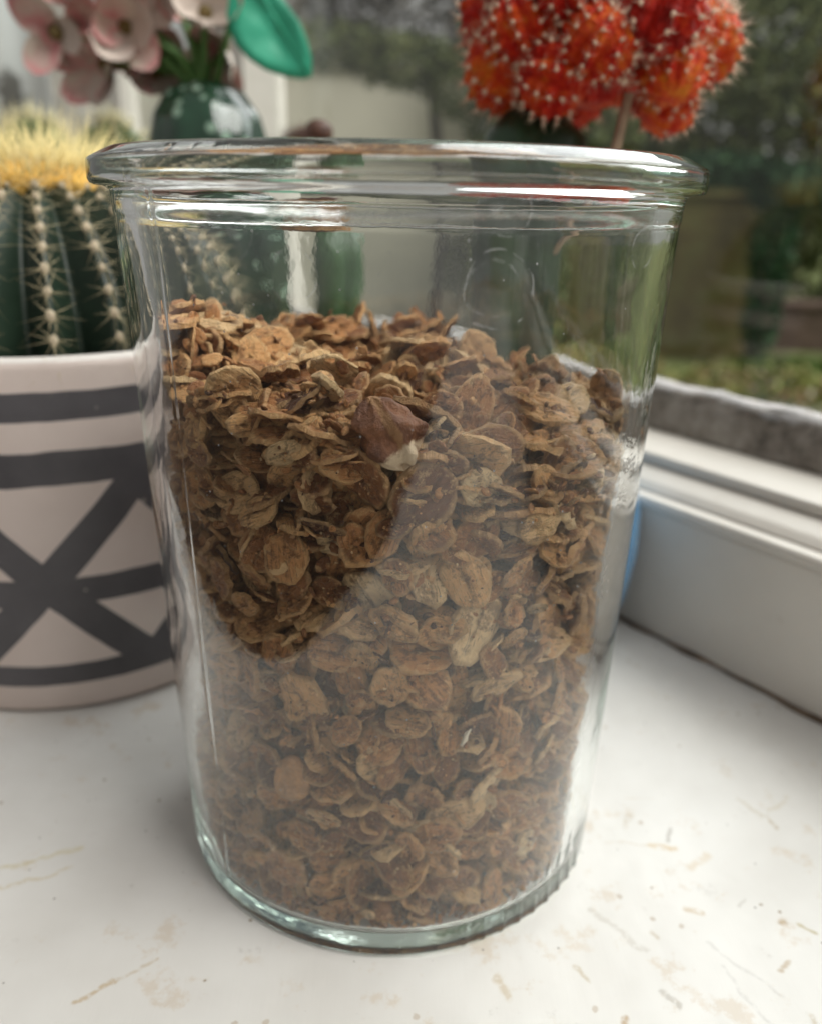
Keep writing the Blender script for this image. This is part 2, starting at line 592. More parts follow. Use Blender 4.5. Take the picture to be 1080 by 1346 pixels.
foliage('foliage', [((-.95, 0, 2.62), (.55, .3, .20)), ((-.35, 0, 2.5), (.5, .35, .24)), ((.2, 0, 2.35), (.42, .35, .32)), ((.55, 0, 2.0), (.32, .3, .5)), ((.7, 0, 1.4), (.3, .3, .6)), ((.7, 0, .6), (.35, .3, .6))], 5200, .045, M_leafdark, t, 4)
t = empty('dark_shrub', polar(9.0, 9.2, GZ))
tag(t, 'bushy dark green shrub between the beige wall and the mossy wall', 'shrub')
V, F = tube([(0, 0, 0), (.05, .02, .9), (0, 0, 1.6)], [.06, .05, .03], 8)
obj('stem', V, F, M_bark, t)
foliage('foliage', [((0, 0, .8), (1.0, .5, .8)), ((.2, 0, 1.9), (.8, .5, .7)), ((-.2, 0, 2.7), (.7, .5, .6))], 5200, .06, M_leafdark, t, 5)
t = empty('ivy_column', polar(23.6, 8.0, GZ))
tag(t, 'dark green ivy growing up the end of the mossy wall', 'ivy')
V, F = tube([(0, .1, 0), (.02, .1, .8), (0, .1, 1.5)], [.06, .05, .03], 8)
obj('stem', V, F, M_bark, t)
foliage('foliage', [((0, 0, .5), (.17, .15, .5)), ((0, 0, 1.05), (.2, .15, .45)), ((.05, 0, 1.5), (.4, .2, .2)), ((-.5, 0, 1.62), (.5, .2, .14))], 3600, .04, M_ivy, t, 6)

M_beige = simple('beige_render', (.76, .71, .59), .9, .08, 2, .3, .01)
M_moss = N('mossy_stone')
P = M_moss.geo()
c = M_moss.ramp(M_moss.noise(P, 3.5, 6, .65), [(.3, (.11, .09, .035)), (.5, (.21, .165, .06)), (.62, (.22, .21, .075)), (.8, (.32, .25, .13))])
M_moss = M_moss.bsdf(Base_Color=c, Roughness=.95, Normal=M_moss.bump(M_moss.noise(P, 12, 5), .8, .03))
bw = empty('garden_house', polar(-8.6, 9.6, GZ))
tag(bw, 'plain beige rendered garden building behind the plants', 'building')
V, F = box((0, 0, 0), 4.6, .25, 2.55); obj('wall', V, F, M_beige, bw, False)
V, F = box((0, 0, 2.552), 4.75, .34, .07); obj('coping', V, F, M_grey, bw, False)
mw = empty('mossy_wall', polar(19.3, 8.4, GZ))
mw.rotation_euler.z = R(-12)
tag(mw, 'low brown stone garden wall covered in moss', 'wall')
V, F = box((0, 0, 0), 1.25, .3, 1.42); obj('wall_face', V, F, M_moss, mw, False)
V, F = box((0, 0, 1.422), 1.32, .38, .07); obj('coping', V, F, M_moss, mw, False)
M_earth = simple('earth_bank', (.13, .085, .065), .95, .3, 6, .8, .03)
bk = empty('garden_planter', polar(27.2, 9.4, GZ))
tag(bk, 'low brown garden planter beside the ivy', 'planter')
V, F = box((0, 0, 0), 1.9, .4, .42); obj('wall_face', V, F, M_earth, bk, False)
V, F = box((0, 0, .422), 1.96, .46, .04); obj('coping', V, F, M_earth, bk, False)
M_lawn = leafmat('lawn', [(0, (.06, .11, .015)), (1, (.14, .22, .035))])
gb = [((polar(a, d, GZ + .03)), (.35, .3, .05)) for a in range(24, 37, 2) for d in (7.2, 7.6, 8.0)]
o = foliage('lawn_grass', [(tuple(b[0]), b[1]) for b in gb], 5000, .035, M_lawn, None, 8)
tag(o, 'bright green strip of lawn in the garden', 'grass', kind='stuff')
rg = random.Random(3)
gb = []
for k in range(75):
    gb.append((tuple(polar(rg.uniform(11, 36), rg.uniform(3.6, 6.9), GZ + rg.uniform(.0, .12))), (.26, .22, rg.uniform(.08, .2))))
o = foliage('ground_cover', gb, 11000, .04, M_cover, None, 9)
tag(o, 'low mixed green and russet ground cover plants', 'plants', kind='stuff')

# ================================================================== JAR
H_F0, H_TOP = .1342, .1403           # underside and top of the flange
RW, RB = .0494, .0454                # outer radius under the rim / at the base


def rout(z):
    return RB + (RW - RB) * z / .1315


WALL, FLOOR, FIL = .0036, .0030, .0030


def rin(z):
    r = rout(z) - WALL
    if z < FLOOR + FIL:
        q = (FLOOR + FIL - z) / FIL
        r -= FIL * (1 - math.sqrt(max(0, 1 - min(1, q) ** 2)))
    return r


prof = []
# outside, from the base centre up
prof += [(.0001, .0005), (.020, .0005), (.036, .0005), (.0424, .0004), (.0434, .0001), (.0440, .0001)]
for a in np.linspace(0, 1, 7):       # heel
    an = a * PI / 2
    prof.append((RB - .0011 + .0011 * math.sin(an) + .00008 * a, .0016 - .0015 * math.cos(an)))
for z in np.linspace(.006, .1262, 26):
    prof.append((rout(z), z))
prof += [(rout(.1288), .1288), (rout(.1300) + .00002, .1300), (rout(.1306) + .00018, .1306), (rout(.132) + .0002, .1320),
         (rout(.1325) + .0003, .1336), (rout(.1325) + .0007, .1341), (.0508, .1344), (.0520, .1345), (.05265, .1348), (.05295, .1354),
         (.05295, .1378), (.0528, .1383), (.0524, .1386), (.0514, .1391), (.0504, .1396), (.0496, .1400), (.0490, .1401), (.0480, .1400),
         (.0472, .1394), (.0466, .1382), (.0462, .1366), (.0459, .1350), (.0457, .1330)]
for z in np.linspace(.1305, FLOOR + FIL, 24):
    prof.append((rin(z), z))
for a in np.linspace(.12, 1, 7):
    an = a * PI / 2
    prof.append((rout(FLOOR + FIL) - WALL - FIL * (1 - math.cos(an)), FLOOR + FIL - FIL * math.sin(an)))
prof += [(.030, FLOOR + .0002), (.016, FLOOR + .0005), (.0001, FLOOR + .0006)]
SEG = 600
v_ = unproj(209, 330)
t_ = next(k * .0001 for k in range(500, 3000) if math.hypot((CAMP + v_ * k * .0001).x, (CAMP + v_ * k * .0001).y) < rout(.12))
SEAM = math.atan2((CAMP + v_ * t_).y, (CAMP + v_ * t_).x)
n_out = next(i for i, q in enumerate(prof) if q[0] < .0482 and q[1] > .139)


def jr(r, z, a, i):
    if i <= n_out and r > .035:
        for s_ in (SEAM, SEAM + PI):
            d = (a - s_ + PI) % (2 * PI) - PI
            if abs(d) < .03:
                r += (.00008 + .00004 * math.sin(z * 170) + .00003 * math.sin(z * 430 + 1)) * math.exp(-(d / .006) ** 2)
        if z < .0030 and z > .0003:      # stippled marks round part of the heel
            d = (a - R(-90 + 38) + PI) % (2 * PI) - PI
            if abs(d) < .40:
                r += .0004 * max(0, math.cos(a * 70)) ** 2 * math.sin(min(1, z / .0030) * PI)
        r += .00007 * math.sin(3 * a + z * 60) + .00005 * math.sin(7 * a - z * 95)
    elif i > n_out and r > .03:
        r += .00012 * math.sin(2 * a + 1 + z * 40) + .00010 * math.sin(5 * a + z * 110)
    return r


V, F = lathe(prof, SEG, rfun=jr)
g = N('clear_jar_glass')
P = g.obco()
h = g.m('ADD', g.m('MULTIPLY', g.noise(P, 42, 3, .5), 1.0), g.m('MULTIPLY', g.noise(P, 420, 2, .5), .035))
h = g.m('ADD', h, g.m('MULTIPLY', g.noise(g.map(P, scale=(1, 1, .25)), 130, 2), .10))
pm_ = g.step(g.noise(g.map(P, loc=(2, 0, 1)), 26, 3), .50, .66)
h = g.m('ADD', h, g.m('MULTIPLY', pm_, g.m('MULTIPLY', g.noise(P, 520, 2, .5), .16)))
nm = g.bump(h, .24, .0006)
gb_ = g.n('BsdfGlass', None, Color=(.995, .997, .995), Roughness=0.0, IOR=1.5, Normal=nm)
# finger smudges: faint greasy scatter with its own shape
sm = g.step(g.noise(P, 60, 5, .6), .60, .72)
vo = g.n('TexVoronoi', None, Vector=P, Scale=420)
dust = g.m('MULTIPLY', g.step(vo.outputs['Distance'], .10, .05), g.m('GREATER_THAN', g.n('SeparateColor', None, Color=vo.outputs['Color']).outputs[0], .72))
ringf = None
for rx, ry, rr_, wd_ in ((385, 362, .0031, .9), (668, 275, .0034, .7), (655, 385, .0052, .6), (845, 330, .0030, .5), (300, 300, .0040, .4)):
    v_ = unproj(rx, ry)
    t_ = next(k * .0001 for k in range(500, 3000) if math.hypot((CAMP + v_ * k * .0001).x, (CAMP + v_ * k * .0001).y) < rout((CAMP + v_ * k * .0001).z))
    dd = g.n('VectorMath', {'operation': 'DISTANCE'}, _0=P, _1=tuple(CAMP + v_ * t_)).outputs['Value']
    dd = g.m('ADD', dd, g.m('MULTIPLY', g.m('SUBTRACT', g.noise(P, 160, 3), .5), .0026))
    e = g.m('MULTIPLY', g.step(g.m('ABSOLUTE', g.m('SUBTRACT', dd, rr_)), .00028, .00006), g.m('MULTIPLY', g.step(g.noise(P, 330, 3), .42, .6), wd_ * .32))
    e = g.m('ADD', e, g.m('MULTIPLY', g.step(dd, rr_, rr_ * .8), wd_ * .03))
    ringf = e if ringf is None else g.m('ADD', ringf, e)
df = g.n('BsdfDiffuse', None, Color=(.8, .8, .8))
mx = g.n('MixShader')
g.set(mx.inputs[0], g.m('ADD', g.m('MULTIPLY', dust, .35), g.m('ADD', ringf, g.m('MULTIPLY', sm, .016))))
g.t.links.new(gb_.outputs[0], mx.inputs[1]); g.t.links.new(df.outputs[0], mx.inputs[2])
g.t.links.new(mx.outputs[0], g.out.inputs[0])
va = g.n('VolumeAbsorption', None, Color=(.50, .92, .72), Density=2.2)
g.t.links.new(va.outputs[0], g.out.inputs[1])
jar = obj('glass_jar', V, F, g.mat)
jar.location.z = .0002
tag(jar, 'clear glass jar with thick flanged rim, filled with granola', 'jar')

# ================================================================== GRANOLA
rng = np.random.default_rng(11)


def flake_mesh(seed, rings=5, seg=22):
    rg = np.random.default_rng(seed)
    a = rg.uniform(.0035, .0050)
    b = a * rg.uniform(.60, .82)
    th = rg.uniform(.00045, .00075)
    curl, curl2 = rg.uniform(-10, 24), rg.uniform(-10, 10)
    ph = rg.uniform(0, 6.28, 8)
    ed = rg.uniform(.03, .09, 3)
    V = []

    def surf(u, v, t):
        x, y = a * u, b * v
        z = curl * y * y + curl2 * x * x + 6 * x * y * math.sin(ph[7])
        z += .00012 * math.sin(x * 1500 + ph[0] + y * 900) + .00013 * math.sin(y * 2300 + ph[1]) + .00010 * math.sin(x * 3100 - y * 2700 + ph[6])
        rr = math.hypot(u, v)
        tk = th * (1 - .45 * rr ** 3)
        tk *= 1 + .45 * math.sin(x * 2600 + ph[2]) * math.sin(y * 2900 + ph[3])
        cre = .00030 * math.exp(-(v / .11) ** 2) * max(0, 1 - abs(u) * .95)
        return (x, y, z + t * (tk - (cre if t > 0 else cre * .5)))

    def edge(k):
        an = 2 * PI * k / seg
        e = 1 + ed[0] * .8 * math.sin(2 * an + ph[4]) + ed[1] * .6 * math.sin(5 * an + ph[5]) + ed[2] * .5 * math.sin(9 * an + ph[6])
        return an, e
    for t in (1, -1):
        V.append(surf(0, 0, t))
        for i in range(1, rings + 1):
            rr = (i / rings) ** .85
            for k in range(seg):
                an, e = edge(k)
                V.append(surf(rr * e * math.cos(an), rr * e * math.sin(an), t))
    n1 = 1 + rings * seg
    F = []
    for o, fl in ((0, False), (n1, True)):
        for k in range(seg):
            k2 = (k + 1) % seg
            f = [(o, o + 1 + k, o + 1 + k2)]
            for i in range(rings - 1):
                p = o + 1 + i * seg
                f.append((p + k, p + seg + k, p + seg + k2, p + k2))
            F += [q[::-1] for q in f] if fl else f
    for k in range(seg):
        k2 = (k + 1) % seg
        p = 1 + (rings - 1) * seg
        F.append((p + k, n1 + p + k, n1 + p + k2, p + k2))
    V = np.array(V)
    UV = V[:, :2] / np.array([a, b]) + seed * 7.0 * 0
    return V, F, UV


def crumb_mesh(seed):
    rg = np.random.default_rng(seed)
    import bmesh
    bm = bmesh.new()
    bmesh.ops.create_icosphere(bm, subdivisions=2, radius=1)
    V = np.array([v.co[:] for v in bm.verts]); F = [tuple(v.index for v in f.verts) for f in bm.faces]
    bm.free()
    k3 = rg.normal(0, 2.2, (5, 3)); V *= (1 + .13 * sum(np.sin(V @ q + j) for j, q in enumerate(k3)) + rg.normal(0, .05, len(V)))[:, None]
    V *= np.array([1, rg.uniform(.6, 1), rg.uniform(.4, .9)])
    return V, F


def oatmat(name, src):
    g = N(name)
    P = g.n('TexCoord').outputs['Object']
    f = g.n('Attribute', {'attribute_name': 'tint', 'attribute_type': 'OBJECT' if src == 'object' else 'GEOMETRY'}).outputs['Fac']
    u = g.n('Attribute', {'attribute_name': 'fu'}).outputs['Fac']
    v = g.n('Attribute', {'attribute_name': 'fv'}).outputs['Fac']
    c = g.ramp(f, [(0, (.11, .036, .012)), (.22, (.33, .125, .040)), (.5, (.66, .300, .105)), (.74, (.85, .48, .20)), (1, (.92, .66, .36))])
    n1 = g.noise(P, 420, 5, .7)
    c = g.mix(g.m('MULTIPLY', g.step(n1, .50, .63), .68), c, (.16, .056, .017))
    n2 = g.noise(g.map(P, loc=(1, 2, 3)), 800, 5, .65)
    c = g.mix(g.m('MULTIPLY', g.step(n2, .53, .66), .60), c, (.80, .52, .25))
    # grain running along the flake, the crease and the paler rim
    uv = g.n('CombineXYZ', None, X=g.m('MULTIPLY', u, 1.6), Y=g.m('MULTIPLY', v, 9.0), Z=g.m('MULTIPLY', f, 40)).outputs[0]
    n4 = g.noise(uv, 1.0, 4, .65)
    c = g.mix(g.m('MULTIPLY', g.step(n4, .54, .66), .55), c, (.13, .045, .012))
    vv = g.m('ABSOLUTE', g.m('ADD', v, g.m('MULTIPLY', g.m('SUBTRACT', n4, .5), .22)))
    crease = g.m('MULTIPLY', g.step(vv, .15, .02), g.step(g.m('ABSOLUTE', u), .85, .6))
    c = g.mix(g.m('MULTIPLY', g.m('MULTIPLY', crease, g.step(n1, .38, .58)), .60), c, (.09, .030, .009))
    rr = g.m('SQRT', g.m('ADD', g.m('MULTIPLY', u, u), g.m('MULTIPLY', v, v)))
    c = g.mix(g.m('MULTIPLY', g.step(rr, .80, .98), .45), c, (.80, .52, .24))
    n3 = g.noise(P, 1500, 5, .75)
    hb = g.m('ADD', g.m('MULTIPLY', n1, .7), g.m('ADD', g.m('MULTIPLY', n3, .9), g.m('MULTIPLY', n4, .9)))
    return g.bsdf(Base_Color=c, Roughness=g.m('ADD', .22, g.m('MULTIPLY', n2, .38)), Specular_IOR_Level=.5,
                  Normal=g.bump(hb, 1.0, .0010))


M_oat = oatmat('toasted_oat', 'object')
M_gran = oatmat('granola', 'attr')
NV = 16
variants = [flake_mesh(100 + i) for i in range(NV)]
crumbs = [crumb_mesh(300 + i) for i in range(8)]
minis = [flake_mesh(500 + i, 2, 10) for i in range(10)]


def ztop(x, y):
    q = .0996 - .15 * x + .03 * y
    q += .0042 * math.exp(-((x + .038) ** 2 + (y + .012) ** 2) / .0003)
    q += .0030 * math.sin(x * 170 + 1) * math.cos(y * 150) + .0022 * math.sin(x * 90 - y * 210 + 2)
    return q


def rotm(nrm, spin):
    nrm = Vector(nrm).normalized()
    q = nrm.to_track_quat('Z', 'Y').to_matrix() @ Matrix.Rotation(spin, 3, 'Z')
    return np.array(q)


def fit_inside(Vl, c, tries=14):
    """slide a piece inwards until it clears the glass"""
    c = np.array(c, float)
    for _ in range(tries):
        W = Vl + c
        rr = np.hypot(W[:, 0], W[:, 1])
        lim = np.array([rin(max(z, FLOOR)) for z in W[:, 2]]) - .00035
        over = (rr - lim).max()
        low = (FLOOR + .0009 - W[:, 2]).max()
        if over <= 0 and low <= 0:
            return c
        if over > 0:
            rc = math.hypot(c[0], c[1])
            c[:2] *= max(0, rc - over - .00005) / max(rc, 1e-9)
        if low > 0:
            c[2] += low
    return c


# single pieces seen against the glass
def on_wall(x, y, inset):
    v = unproj(x, y)
    lo, hi = 0.05, .16
    for k in range(4000):
        t = .05 + k * .00004
        P = CAMP + v * t
        if math.hypot(P.x, P.y) < rin(max(P.z, FLOOR)) - inset:
            return P
    return P


NUT = on_wall(512, 566, .0040)
HAZ = on_wall(390, 1016, .0030)
SLV = on_wall(606, 962, .0012)
keepout = [(NUT, .0080), (HAZ, .0058)]

def hides_nut(c):
    for tgt, rr in ((NUT, .0062), (HAZ, .0046)):
        d = tgt - CAMP
        q = Vector(c) - CAMP
        k = q.dot(d) / d.length_squared
        if k < 1.03 and (q - d * k).length < rr: return True
    return False


pieces = []      # (variant, rotation, scale, centre, layer)


def scatter_wall(inset, spacing, layer, n_try):
    pts = np.zeros((0, 3))
    for _ in range(n_try):
        th = rng.uniform(-PI, PI)
        z = rng.uniform(FLOOR + .001, .118)
        vd = math.sin(th * 7.1 + z * 130 + 1.3) * math.sin(z * 210 - th * 4.3) + .6 * math.sin(th * 13 + 2 - z * 330) * math.sin(z * 410 + th * 9)
        r = rin(z) - inset - max(0, vd - .12) * .0095
        c = np.array([r * math.cos(th), r * math.sin(th), z])
        if z > ztop(c[0], c[1]) - .001: continue
        if len(pts) and (((pts - c) ** 2).sum(1) < spacing ** 2).any(): continue
        if hides_nut(c): continue
        pts = np.vstack([pts, c])
        rad = np.array([math.cos(th), math.sin(th), -.05])
        if rng.random() < .55:
            nrm = rad + rng.normal(0, .38, 3)
            if rng.random() < .5: nrm = -nrm
        else:
            nrm = np.array([0, 0, 1.]) + rng.normal(0, .5, 3) + rad * .25
        pieces.append((int(rng.integers(NV)), rotm(nrm, rng.uniform(0, 6.28)), float(np.clip(rng.normal(.95, .20), .5, 1.35)), c, layer))


def scatter_top(depth, spacing, n_try):
    pts = np.zeros((0, 3))
    for _ in range(n_try):
        th, q = rng.uniform(-PI, PI), math.sqrt(rng.random())
        r = q * (rin(.1) - .002)
        x, y = r * math.cos(th), r * math.sin(th)
        c = np.array([x, y, ztop(x, y) - depth + rng.normal(0, .0012)])
        if hides_nut(c): continue
        if len(pts) and (((pts - c) ** 2).sum(1) < spacing ** 2).any(): continue
        pts = np.vstack([pts, c])
        nrm = np.array([0, 0, 1.]) + rng.normal(0, .62, 3)
        pieces.append((int(rng.integers(NV)), rotm(nrm, rng.uniform(0, 6.28)), float(np.clip(rng.normal(1.0, .17), .6, 1.4)), c, 9))


scatter_wall(.0010, .0050, 0, 11000)
scatter_wall(.0036, .0047, 1, 10000)
scatter_wall(.0066, .0050, 2, 8000)
scatter_wall(.0100, .0056, 3, 5000)
scatter_top(.0000, .0046, 4500)
scatter_top(.0030, .0047, 4500)
scatter_top(-.0022, .0085, 700)

placed = []
for v, rm, s, c, lay in pieces:
    Vl = (variants[v][0] * s) @ rm.T
    c2 = fit_inside(Vl, c)
    placed.append((v, rm, s, c2, lay))

# the 300 flakes that show largest (nearest the camera, outermost layer)
def score(p):
    c = Vector(p[3]); d = (CAMP - c)
    rad = Vector((c.x, c.y, 0)).normalized()
    face = rad.dot(d.normalized())
    return (d.length + (0 if face > .15 else 1) + (.0 if p[4] in (0,) else .5))


order = sorted(range(len(placed)), key=lambda i: score(placed[i]))
hero = set(order[:300])
vmesh = [mesh('oat_flake', variants[i][0], variants[i][1], M_oat) for i in range(NV)]
SEGF = 22
for q in vmesh:      # crisp rim
    fl_ = [True] * len(q.polygons)
    for k in range(len(fl_) - SEGF, len(fl_)): fl_[k] = False
    q.polygons.foreach_set('use_smooth', fl_)


def put_uv(me, UV):
    for k, nm_ in enumerate(('fu', 'fv')):
        at = me.attributes.new(nm_, 'FLOAT', 'POINT')
        at.data.foreach_set('value', np.ascontiguousarray(UV[:, k], dtype=np.float32))


for i in range(NV):
    put_uv(vmesh[i], variants[i][2])
rest_UV = []
rest_S = []
rest_V, rest_F, rest_T = [], [], []
nv = 0
for i, (v, rm, s, c, lay) in enumerate(placed):
    if i in hero:
        o = bpy.data.objects.new('oat_flake', vmesh[v])
        mm = Matrix(rm.tolist()).to_4x4()
        mm = Matrix.Translation(Vector(c)) @ mm @ Matrix.Scale(s, 4)
        link(o)
        o.matrix_world = mm
        tn = float(np.clip(rng.normal(.52, .28), 0, 1))
        o['tint'] = tn
        if tn > .72:
            tag(o, 'pale golden oat flake of the granola against the jar front', 'oat flake', 'pale golden oat flakes against the glass')
        elif tn > .34:
            tag(o, 'mid brown toasted oat flake of the granola against the jar front', 'oat flake', 'mid brown oat flakes against the glass')
        else:
            tag(o, 'dark brown toasted oat flake of the granola against the jar front', 'oat flake', 'dark brown oat flakes against the glass')
    else:
        Vl = (variants[v][0] * s) @ rm.T + c
        rest_V.append(Vl)
        rest_UV.append(variants[v][2])
        rest_F += [tuple(q + nv for q in f) for f in variants[v][1]]
        rest_S += [k < len(variants[v][1]) - SEGF for k in range(len(variants[v][1]))]
        rest_T.append(np.full(len(Vl), np.clip(rng.normal(.5, .28), 0, 1)))
        nv += len(Vl)
# crumbs stuck on and between the flakes
for i in range(15000):
    v, rm, s, c, lay = placed[int(rng.integers(len(placed)))]
    a0 = math.atan2(c[1], c[0])
    if lay != 9 and math.sin(a0 * 8 + c[2] * 90) * math.sin(c[2] * 170 - a0 * 5 + 1) < -.25 and rng.random() < .8: continue
    if i < 1500:       # loose crumbs gathered in the bottom corner
        a0 = rng.uniform(-PI, PI)
        zc_ = FLOOR + .001 + abs(rng.normal(0, .0016))
        rc_ = rin(zc_) - abs(rng.normal(0, .0018)) - .0003
        c = np.array([rc_ * math.cos(a0), rc_ * math.sin(a0), zc_])
    if rng.random() < .55:
        q = minis[int(rng.integers(10))]
        sz = rng.uniform(.14, .48)
    else:
        q = crumbs[int(rng.integers(8))]
        sz = rng.uniform(.00025, .0008)
    Vl = (q[0] * sz) @ rotm(rng.normal(size=3), rng.uniform(0, 6)).T
    off = rm @ np.array([rng.normal(0, .0022), rng.normal(0, .0018), rng.choice([-1, 1]) * .0006])
    c2 = fit_inside(Vl, c + off)
    if hides_nut(c2): continue
    rest_V.append(Vl + c2)
    rest_UV.append(np.full((len(Vl), 2), .5) + rng.normal(0, .05, (len(Vl), 2)))
    rest_F += [tuple(x + nv for x in f) for f in q[1]]
    rest_S += [len(q) < 3 or k < len(q[1]) - 10 for k in range(len(q[1]))]
    rest_T.append(np.full(len(Vl), np.clip(rng.normal(.40, .25), 0, 1)))
    nv += len(Vl)
# fine sugary grains sitting on the flakes
import bmesh as _b
bm = _b.new(); _b.ops.create_icosphere(bm, subdivisions=1, radius=1)
gv = np.array([v.co[:] for v in bm.verts]); gf = [tuple(v.index for v in f.verts) for f in bm.faces]; bm.free()
front = [q for q in placed if q[4] in (0, 1, 9) and q[3][1] < .03]
for i in range(24000):
    v, rm, s, c, lay = front[int(rng.integers(len(front)))]
    vv_ = variants[v][0]
    base_ = (vv_[int(rng.integers(len(vv_)))] * s * rng.uniform(.7, 1)) @ rm.T + c
    sz = rng.uniform(.00011, .00034)
    Vl = (gv * sz * rng.uniform(.6, 1.2, (1, 3)))
    c2 = fit_inside(Vl, base_, 3)
    if hides_nut(c2): continue
    rest_V.append(Vl + c2)
    rest_UV.append(np.full((len(Vl), 2), .5))
    rest_F += [tuple(x + nv for x in f) for f in gf]
    rest_S += [False] * len(gf)
    rest_T.append(np.full(len(Vl), np.clip(rng.normal(.62, .33), 0, 1)))
    nv += len(Vl)
# packed dark core behind the outer flakes, added to stop light shining through
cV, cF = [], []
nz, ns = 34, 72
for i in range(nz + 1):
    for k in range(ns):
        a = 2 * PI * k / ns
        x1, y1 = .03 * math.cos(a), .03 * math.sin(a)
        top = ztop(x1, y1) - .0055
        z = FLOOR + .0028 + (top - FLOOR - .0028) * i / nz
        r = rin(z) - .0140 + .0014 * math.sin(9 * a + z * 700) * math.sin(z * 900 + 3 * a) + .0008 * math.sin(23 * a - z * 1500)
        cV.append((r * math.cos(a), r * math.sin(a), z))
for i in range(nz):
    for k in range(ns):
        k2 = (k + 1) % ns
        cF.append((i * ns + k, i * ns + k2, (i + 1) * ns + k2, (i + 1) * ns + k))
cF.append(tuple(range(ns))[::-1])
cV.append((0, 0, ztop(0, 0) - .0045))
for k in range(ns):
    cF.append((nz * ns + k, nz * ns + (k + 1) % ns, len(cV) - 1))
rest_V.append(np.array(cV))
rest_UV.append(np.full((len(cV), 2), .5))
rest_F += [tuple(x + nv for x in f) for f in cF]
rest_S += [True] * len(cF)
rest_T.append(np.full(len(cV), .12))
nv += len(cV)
me = bpy.data.meshes.new('granola')
me.from_pydata(np.vstack(rest_V).tolist(), [], rest_F)
me.materials.append(M_gran)
me.polygons.foreach_set('use_smooth', rest_S)
at = me.attributes.new('tint', 'FLOAT', 'POINT')
at.data.foreach_set('value', np.concatenate(rest_T))
put_uv(me, np.vstack(rest_UV))
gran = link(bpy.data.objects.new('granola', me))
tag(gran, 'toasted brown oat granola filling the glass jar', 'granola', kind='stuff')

# pecan piece: ridged, red brown skin, pale broken face
def lump(fn, nu=22, nv_=14):
    V, F = [], []
    for i in range(nv_ + 1):
        ph = PI * i / nv_
        for k in range(nu):
            a = 2 * PI * k / nu
            V.append(fn(math.sin(ph) * math.cos(a), math.sin(ph) * math.sin(a), math.cos(ph), a, ph))
    for i in range(nv_):
        for k in range(nu):
            k2 = (k + 1) % nu
            F.append((i * nu + k, (i + 1) * nu + k, (i + 1) * nu + k2, i * nu + k2))
    return V, F


def pecan(x, y, z, a, ph):
    q = 1 + .17 * math.sin(2 * a + 5 * z) + .12 * math.sin(5 * a + 2 * z) + .08 * math.sin(9 * z + 3 * a) + .05 * math.sin(11 * a - 6 * z)
    gr_ = .30 * math.exp(-((y - .15 * z) / .22) ** 2) if x > 0 else 0
    return ((x * q - gr_) * .0030, y * q * .0043, z * (1 + .1 * math.sin(3 * a)) * .0056)


g = N('pecan_skin')
P = g.obco()
n1 = g.noise(P, 260, 4, .6)
zc = g.n('SeparateXYZ', None, Vector=P)
pale = g.step(g.m('ADD', g.m('MULTIPLY', zc.outputs[2], -1), g.m('MULTIPLY', n1, .004)), .0045, .0053)
ridge = g.step(g.m('ADD', g.m('ABSOLUTE', g.m('SUBTRACT', zc.outputs[1], .0006)), g.m('MULTIPLY', g.m('SUBTRACT', n1, .5), .003)), .0009, .0003)
c = g.ramp(n1, [(.3, (.11, .032, .010)), (.7, (.30, .115, .042))])
c = g.mix(g.m('MULTIPLY', ridge, .8), c, (.42, .22, .09))
c = g.mix(pale, c, (.72, .56, .38))
M_pecan = g.bsdf(Base_Color=c, Roughness=.45, Normal=g.bump(g.noise(P, 900, 5, .65), .9, .0008))
V, F = lump(pecan, 44, 28)
o = obj('pecan_piece', V, F, M_pecan)
vw = (CAMP - NUT).normalized()
xx = vw
zz = (Up * .86 - Rt * .5); zz = (zz - xx * zz.dot(xx)).normalized()
yy = zz.cross(xx)
mm = Matrix((xx, yy, zz)).transposed()
Vn = np.array([mm @ Vector(v) for v in V])
o.matrix_world = Matrix.Translation(Vector(fit_inside(Vn, NUT))) @ mm.to_4x4()
tag(o, 'red brown pecan piece with a pale broken end in the granola', 'nut')


def haz(x, y, z, a, ph):
    q = 1.15 + .05 * math.sin(3 * a + 1)
    zz_ = z * (.0018 if z > 0 else .0014)
    if z > .2: zz_ -= .0007 * math.exp(-((x - .25) ** 2 + y ** 2) / .25)
    return (x * q * .0037, y * q * .0032, zz_)


M_haz = simple('hazelnut_flesh', (.46, .23, .085), .35, .40, 330, .8, .0008)
V, F = lump(haz)
o = obj('hazelnut_half', V, F, M_haz)
rad = (Vector((HAZ.x, HAZ.y, 0)).normalized() + Vector((0, 0, .25))).normalized()
mm = rad.to_track_quat('Z', 'X').to_matrix()
Vn = np.array([mm @ Vector(v) for v in V])
o.matrix_world = Matrix.Translation(Vector(fit_inside(Vn, HAZ))) @ mm.to_4x4()
tag(o, 'smooth rounded tan nut half pressed against the lower glass', 'nut')

M_sliver = simple('pale_sliver', (.72, .64, .50), .5, .12, 500)
V, F = tube([(0, 0, -.0018), (.0003, .0002, -.0006), (.0001, -.0002, .0008), (.0006, 0, .0019)], [.0002, .0005, .0004, .00012], 7)
o = obj('pale_sliver', V, F, M_sliver)
mm = Matrix.Rotation(.25, 3, 'Y')
o.matrix_world = Matrix.Translation(Vector(fit_inside(np.array([mm @ Vector(v) for v in V]), SLV))) @ mm.to_4x4()
tag(o, 'thin pale sliver of nut amid the brown granola', 'nut sliver')

